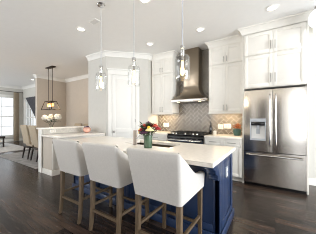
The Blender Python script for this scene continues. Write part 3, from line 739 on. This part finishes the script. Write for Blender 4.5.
# ------------------------------------------------------------------ pendants
def make_pendant(loc, label):
    t = thing('pendant_light', label, 'pendant light', loc, 0, 'glass pendants over the island')
    zt = H-0.001
    MB().lathe([(0.065, zt), (0.065, zt-0.008), (0.055, zt-0.022), (0.014, zt-0.03), (0.01, zt-0.045)], seg=24).build('canopy', 'chrome', t, smooth=True)
    MB().tube([(0, 0, zt-0.045), (0, 0, 2.10)], 0.0045, 8).build('rod', 'grey_plastic', t, smooth=True)
    MB().lathe([(0.012, 2.10), (0.026, 2.095), (0.027, 2.06), (0.02, 2.055), (0.02, 1.985), (0.017, 1.98)], seg=18).build('socket', 'chrome', t, smooth=True)
    MB().lathe([(0.028, 2.052), (0.029, 2.015), (0.034, 2.0), (0.062, 1.988), (0.078, 1.968), (0.083, 1.935), (0.083, 1.74), (0.076, 1.715), (0.073, 1.715), (0.08, 1.74), (0.08, 1.934), (0.075, 1.965), (0.06, 1.984), (0.031, 1.996), (0.026, 2.014), (0.0255, 2.05)], seg=32, caps=False).build('glass_shade', 'glass', t, smooth=True)
    MB().lathe([(0.014, 1.979), (0.016, 1.95), (0.02, 1.93)], seg=14).build('bulb_cap', 'nickel', t, smooth=True)
    MB().lathe([(0.012, 1.929), (0.014, 1.90), (0.018, 1.86), (0.025, 1.82), (0.024, 1.79), (0.014, 1.772), (0.002, 1.768)], seg=16).build('bulb', 'bulb', t, smooth=True)
    return t
p0 = make_pendant((-0.864, 1.80, 0), 'clear glass bottle pendant in front of the range hood')
dup(p0, (-1.578, 1.80, 0), 'middle clear glass bottle pendant, hanging before the pantry door')
dup(p0, (-2.25, 1.80, 0), 'clear glass bottle pendant nearest the dining area')
for x in (-0.864, -1.578, -2.25):
    l = bpy.data.lights.new('pendant_bulb_light', 'POINT'); l.energy = 5; l.color = (1, 0.8, 0.55); l.shadow_soft_size = 0.035
    o = bpy.data.objects.new('pendant_bulb_light', l); COL.objects.link(o); o.location = (x, 1.8, 1.735)

# ------------------------------------------------------------------ recessed lights, vent, globe
def downlight(x, y, label, power=4.5, first=[None]):
    if first[0] is None:
        t = thing('recessed_light', label, 'ceiling light', (x, y, H-0.001), 0, 'recessed ceiling lights')
        MB().lathe([(0.062, 0), (0.095, 0), (0.095, -0.004), (0.066, -0.012), (0.062, -0.008)], seg=28, caps=False).build('trim_ring', 'plastic', t, smooth=True)
        MB().lathe([(0.061, -0.001), (0.061, -0.005)], seg=24).build('lens', 'lens', t)
        first[0] = t
    else: dup(first[0], (x, y, H-0.001), label)
    l = bpy.data.lights.new('downlight', 'SPOT'); l.energy = power; l.color = (1, 0.93, 0.82); l.spot_size = 2.0; l.spot_blend = 0.6; l.shadow_soft_size = 0.06
    o = bpy.data.objects.new('downlight', l); COL.objects.link(o); o.location = (x, y, H-0.02)
downlight(-3.2, 2.08, 'recessed ceiling light nearest the leftmost pendant')
downlight(-1.61, 2.08, 'recessed ceiling light over the middle of the island at the top edge')
downlight(-2.48, 3.39, 'recessed ceiling light near the pantry corner')
downlight(-1.24, 3.39, 'recessed ceiling light in front of the range hood')
downlight(-0.04, 3.36, 'recessed ceiling light in front of the refrigerator cabinets')
downlight(-9.26, 3.6, 'recessed ceiling light deep in the living room, left of its neighbour')
downlight(-8.74, 3.88, 'recessed ceiling light just outside the dining wall')
v = thing('ceiling_vent', 'small white ceiling register beside the canopy of the leftmost pendant', 'vent', (-2.75, 2.05, H-0.001), 0.0)
MB().box(-0.11, 0.11, -0.06, -0.045, -0.008, 0).box(-0.11, 0.11, 0.045, 0.06, -0.008, 0).box(-0.11, -0.095, -0.045, 0.045, -0.008, 0).box(0.095, 0.11, -0.045, 0.045, -0.008, 0).build('frame', 'plastic', v)
sl = MB()
for i in range(6): sl.box(-0.095, 0.095, -0.04+i*0.014, -0.033+i*0.014, -0.006, -0.001)
sl.build('slats', 'plastic', v)
gl = thing('globe_light', 'frosted white globe light on the ceiling right of the refrigerator', 'ceiling light', (0.60, 3.72, H-0.001))
MB().lathe([(0.08, 0), (0.08, -0.02), (0.07, -0.03)], seg=24).build('base', 'chrome', gl, smooth=True)
MB().ball((0, 0, -0.185), 0.16, 28, 18).build('shade', 'globe', gl, smooth=True)

# under-cabinet lamps (strips fixed below the upper cabinets)
for (x0, x1) in ((-2.9, -2.28), (-1.27, -0.59)):
    lb = 'slim lamp strip under the cabinet left of the hood' if x0 < -2 else 'slim lamp strip under the cabinet right of the hood'
    s = thing('under_cabinet_lamp', lb, 'lamp', ((x0+x1)/2, 4.3, 1.418), 0, 'under-cabinet lamps')
    MB().box(x0-(x0+x1)/2+0.02, x1-(x0+x1)/2-0.02, -0.02, 0.02, -0.012, 0).build('housing', 'plastic', s)
    area('under_cabinet_light', ((x0+x1)/2, 4.3, 1.400), (0, 0, 0), x1-x0-0.1, 0.03, 5.5, (1, 0.76, 0.46))

# ------------------------------------------------------------------ dining area
tag(MB().box(-7.95, -5.05, 2.02, 4.15, 0.001, 0.012).build('rug', 'rugd', bevel=0.003), 'grey rug under the dining table', 'rug')
tb = thing('dining_table', 'dark wood dining table behind the half wall', 'table', (-6.3, 3.25, 0.013))
MB().box(-0.85, 0.85, -0.37, 0.37, 0.70, 0.745).build('tabletop', 'dark', tb, bevel=0.005)
MB().box(-0.75, 0.75, -0.30, 0.30, 0.62, 0.699).build('apron', 'dark', tb)
for sx in (-1, 1):
    for sy in (-1, 1): MB().bar((sx*0.75, sy*0.30, 0), (sx*0.75, sy*0.30, 0.62), 0.05, 0.075).build('leg', 'dark', tb)
def make_dchair(loc, rz, label):
    t = thing('dining_chair', label, 'chair', loc, rz, 'tan dining chairs')
    # tall gently curved upholstered back
    rings = []
    for i in range(9):
        u = i/8; z = 0.46+0.60*u; y = -0.21-0.10*u**1.3; hw_ = 0.215+0.02*u; 
        if u > 0.9: hw_ -= 0.03
        rings.append([(-hw_, y-0.03, z), (hw_, y-0.03, z), (hw_, y+0.035, z), (-hw_, y+0.035, z)])
    MB().loft(rings).build('backrest', 'tanfab', t, bevel=0.018, seg=2)
    MB().box(-0.23, 0.23, -0.17, 0.25, 0.38, 0.48).build('seat', 'tanfab', t, bevel=0.02, seg=2)
    MB().box(-0.215, 0.215, -0.235, 0.235, 0.34, 0.379).build('seat_frame', 'dark', t)
    for s in (-1, 1):
        MB().bar((s*0.19, -0.27, 0), (s*0.19, -0.21, 0.34), 0.03, 0.042).build('leg', 'dark', t)
        MB().bar((s*0.19, 0.2, 0), (s*0.19, 0.2, 0.34), 0.03, 0.042).build('leg', 'dark', t)
    return t
d0_ = make_dchair((-6.55, 2.60, 0.013), 0, 'tan dining chair on the kitchen side of the table, farther from the half wall')
dup(d0_, (-5.95, 2.60, 0.013), 'tan dining chair on the kitchen side of the table, next to the half wall')
dup(d0_, (-6.66, 3.90, 0.013), 'tan dining chair on the wall side, behind the white flowers', PI)
dup(d0_, (-6.02, 3.90, 0.013), 'tan dining chair on the wall side, at the kitchen end', PI)
# centrepiece
cv = thing('centrepiece_vase', 'glass vase on the dining table holding white flowers', 'vase', (-6.42, 3.05, 0.759))
MB().lathe([(0.05, 0), (0.085, 0.03), (0.09, 0.1), (0.06, 0.2), (0.05, 0.26), (0.046, 0.26), (0.055, 0.2), (0.084, 0.1), (0.05, 0.02), (0.01, 0.015)], seg=20).build('vase', 'glass', cv, smooth=True)
cf = thing('centrepiece_bouquet', 'white hydrangeas with dark leaves on the dining table', 'bouquet', (-6.42, 3.05, 0.80))
st_ = MB(); lv = MB()
cr, sr = math.cos(math.radians(33.5)), math.sin(math.radians(33.5))
for (s, z, r, tq) in ((-0.22, 0.50, 0.10, 0.0), (0.24, 0.52, 0.11, 0.0), (0.02, 0.45, 0.085, -0.06), (0.06, 0.55, 0.08, 0.1), (-0.08, 0.55, 0.07, 0.05)):
    x, y = s*cr+tq*0.5, s*sr+tq
    st_.tube([(x*0.05, y*0.05, 0.0), (x*0.25, y*0.25, 0.25), (x, y, z)], 0.005, 6)
    f = MB(); f.ball((x, y, z), r*0.85, 12, 8, 0.9)
    for k in range(40):
        a = random.uniform(0, 2*PI); b_ = random.uniform(-0.8, 1.5)
        f.ball((x+r*0.85*math.cos(a)*math.cos(b_), y+r*0.85*math.sin(a)*math.cos(b_), z+r*0.8*math.sin(b_)), r*0.22, 6, 4)
    f.build('flower_head', 'white_pet', cf, smooth=True)
st_.build('stems', 'leaf', cf)
for i in range(40):
    a = random.uniform(0, 2*PI); r = random.uniform(0.05, 0.26); z = random.uniform(0.33, 0.48)
    lv.at(Matrix.Translation((r*math.cos(a), r*math.sin(a), z)) @ Matrix.Rotation(a, 4, 'Z') @ Matrix.Rotation(random.uniform(-0.5, 0.5), 4, 'Y'))
    lv.loft([[(-0.05, 0, 0), (-0.05, 0.001, 0), (-0.05, 0, 0.001)], [(0, -0.025, 0), (0, 0.025, 0), (0, 0, 0.008)], [(0.06, -0.001, -0.006), (0.06, 0.001, -0.006), (0.06, 0, -0.005)]])
lv.m = None; lv.build('leaves', 'leaf', cf)
# chandelier
ch = thing('chandelier', 'dark bronze open trapezoid chandelier above the dining table', 'chandelier', (-6.47, 3.05, 0))
MB().box(-0.24, 0.24, -0.065, 0.065, H-0.03, H-0.001).build('canopy', 'bronze', ch, bevel=0.004)
for s in (-1, 1): MB().tube([(s*0.135, 0, H-0.03), (s*0.135, 0, 1.87)], 0.008, 8).build('rod', 'bronze', ch, smooth=True)
fm = MB(); ztop, zbot = 1.86, 1.58; tl, tw, bl, bw_ = 0.22, 0.09, 0.36, 0.14; k = 0.018
def rect(l, w, z):
    fm.bar((-l, -w, z), (l, -w, z), k); fm.bar((-l, w, z), (l, w, z), k); fm.bar((-l, -w, z), (-l, w, z), k); fm.bar((l, -w, z), (l, w, z), k)
rect(tl, tw, ztop); rect(bl, bw_, zbot)
for sx in (-1, 1):
    for sy in (-1, 1): fm.bar((sx*tl, sy*tw, ztop), (sx*bl, sy*bw_, zbot), k)
fm.bar((-tl, 0, ztop), (tl, 0, ztop), 0.03); fm.build('frame', 'bronze', ch)
for x in (-0.16, -0.055, 0.055, 0.16):
    s = MB().lathe([(0.016, ztop-0.01), (0.016, ztop-0.06), (0.013, ztop-0.062)], (x, 0, 0), 12).build('socket', 'bronze', ch, smooth=True)
    MB().lathe([(0.012, ztop-0.063), (0.03, ztop-0.1), (0.035, ztop-0.13), (0.028, ztop-0.165), (0.003, ztop-0.178)], (x, 0, 0), 14).build('bulb', 'amber', ch, smooth=True)
l = bpy.data.lights.new('chandelier_light', 'POINT'); l.energy = 22; l.color = (1, 0.72, 0.42); l.shadow_soft_size = 0.1
o = bpy.data.objects.new('chandelier_light', l); COL.objects.link(o); o.location = (-6.47, 3.05, 1.64)

# ------------------------------------------------------------------ living room
tag(MB().box(-11.6, -8.5, 1.2, 3.3, 0.001, 0.014).build('rug', 'rugl', bevel=0.004), 'pale rug on the living room floor', 'rug')
def drape(name, label, p0, p1, ztop, m, folds=7, amp=0.035, tie=None, zb=0.02):
    p0 = Vector(p0); p1 = Vector(p1); d_ = p1-p0; n_ = Vector((-d_.y, d_.x)).normalized(); K = folds*6; mb = MB(); rows = 9
    rings = []
    for j in range(rows+1):
        z = ztop+(zb-ztop)*j/rows; f = j/rows; ring = []
        for side in (0, 1):
            for i in (range(K+1) if side == 0 else range(K, -1, -1)):
                u = i/K; uu = u
                if tie: uu = tie(u, f)
                q = p0+d_*uu+n_*(amp*math.sin(2*PI*folds*u)+(0.006 if side else 0))
                ring.append((q.x, q.y, z))
        rings.append(ring)
    return tag(mb.loft(rings).build(name, m, smooth=True, sharp=60), label, 'curtain')
drape('curtain', 'long tan curtain at the side of the living room window', (-11.98, 3.73), (-11.98, 3.99), 2.7, 'drape', 5, 0.03)
drape('curtain', 'charcoal drape swept aside at the second living room window', (-11.45, 4.09), (-9.9, 4.09), 2.4, 'gdrape', 8, 0.03,
      tie=lambda u, f: 1-(1-u)*(1-0.88*min(1, f*2.0)**1.0))
cr_ = thing('curtain_rod', 'dark curtain rod above the living room window', 'curtain rod', (-11.98, 2.6, 2.72))
MB().tube([(0, -1.4, 0), (0, 1.5, 0)], 0.014, 10).build('rod', 'bronze', cr_, smooth=True)
MB().ball((0, 1.53, 0), 0.03, 12, 8).build('finial', 'bronze', cr_, smooth=True)
for y in (-1.2, 1.35): MB().box(-0.118, 0.0, y-0.008, y+0.008, -0.008, 0.008).build('bracket', 'bronze', cr_)
bn = thing('coffee_table', 'low dark coffee table before the living room window', 'table', (-10.3, 2.75, 0.015))
MB().box(-0.35, 0.35, -0.6, 0.05, 0.38, 0.47).build('tabletop', 'dark', bn, bevel=0.005)
MB().box(-0.3, 0.3, -0.55, 0.0, 0.12, 0.15).build('shelf', 'dark', bn)
for sx in (-1, 1):
    for y in (-0.55, 0.0): MB().bar((sx*0.3, y, 0), (sx*0.3, y, 0.4), 0.05).build('leg', 'dark', bn)
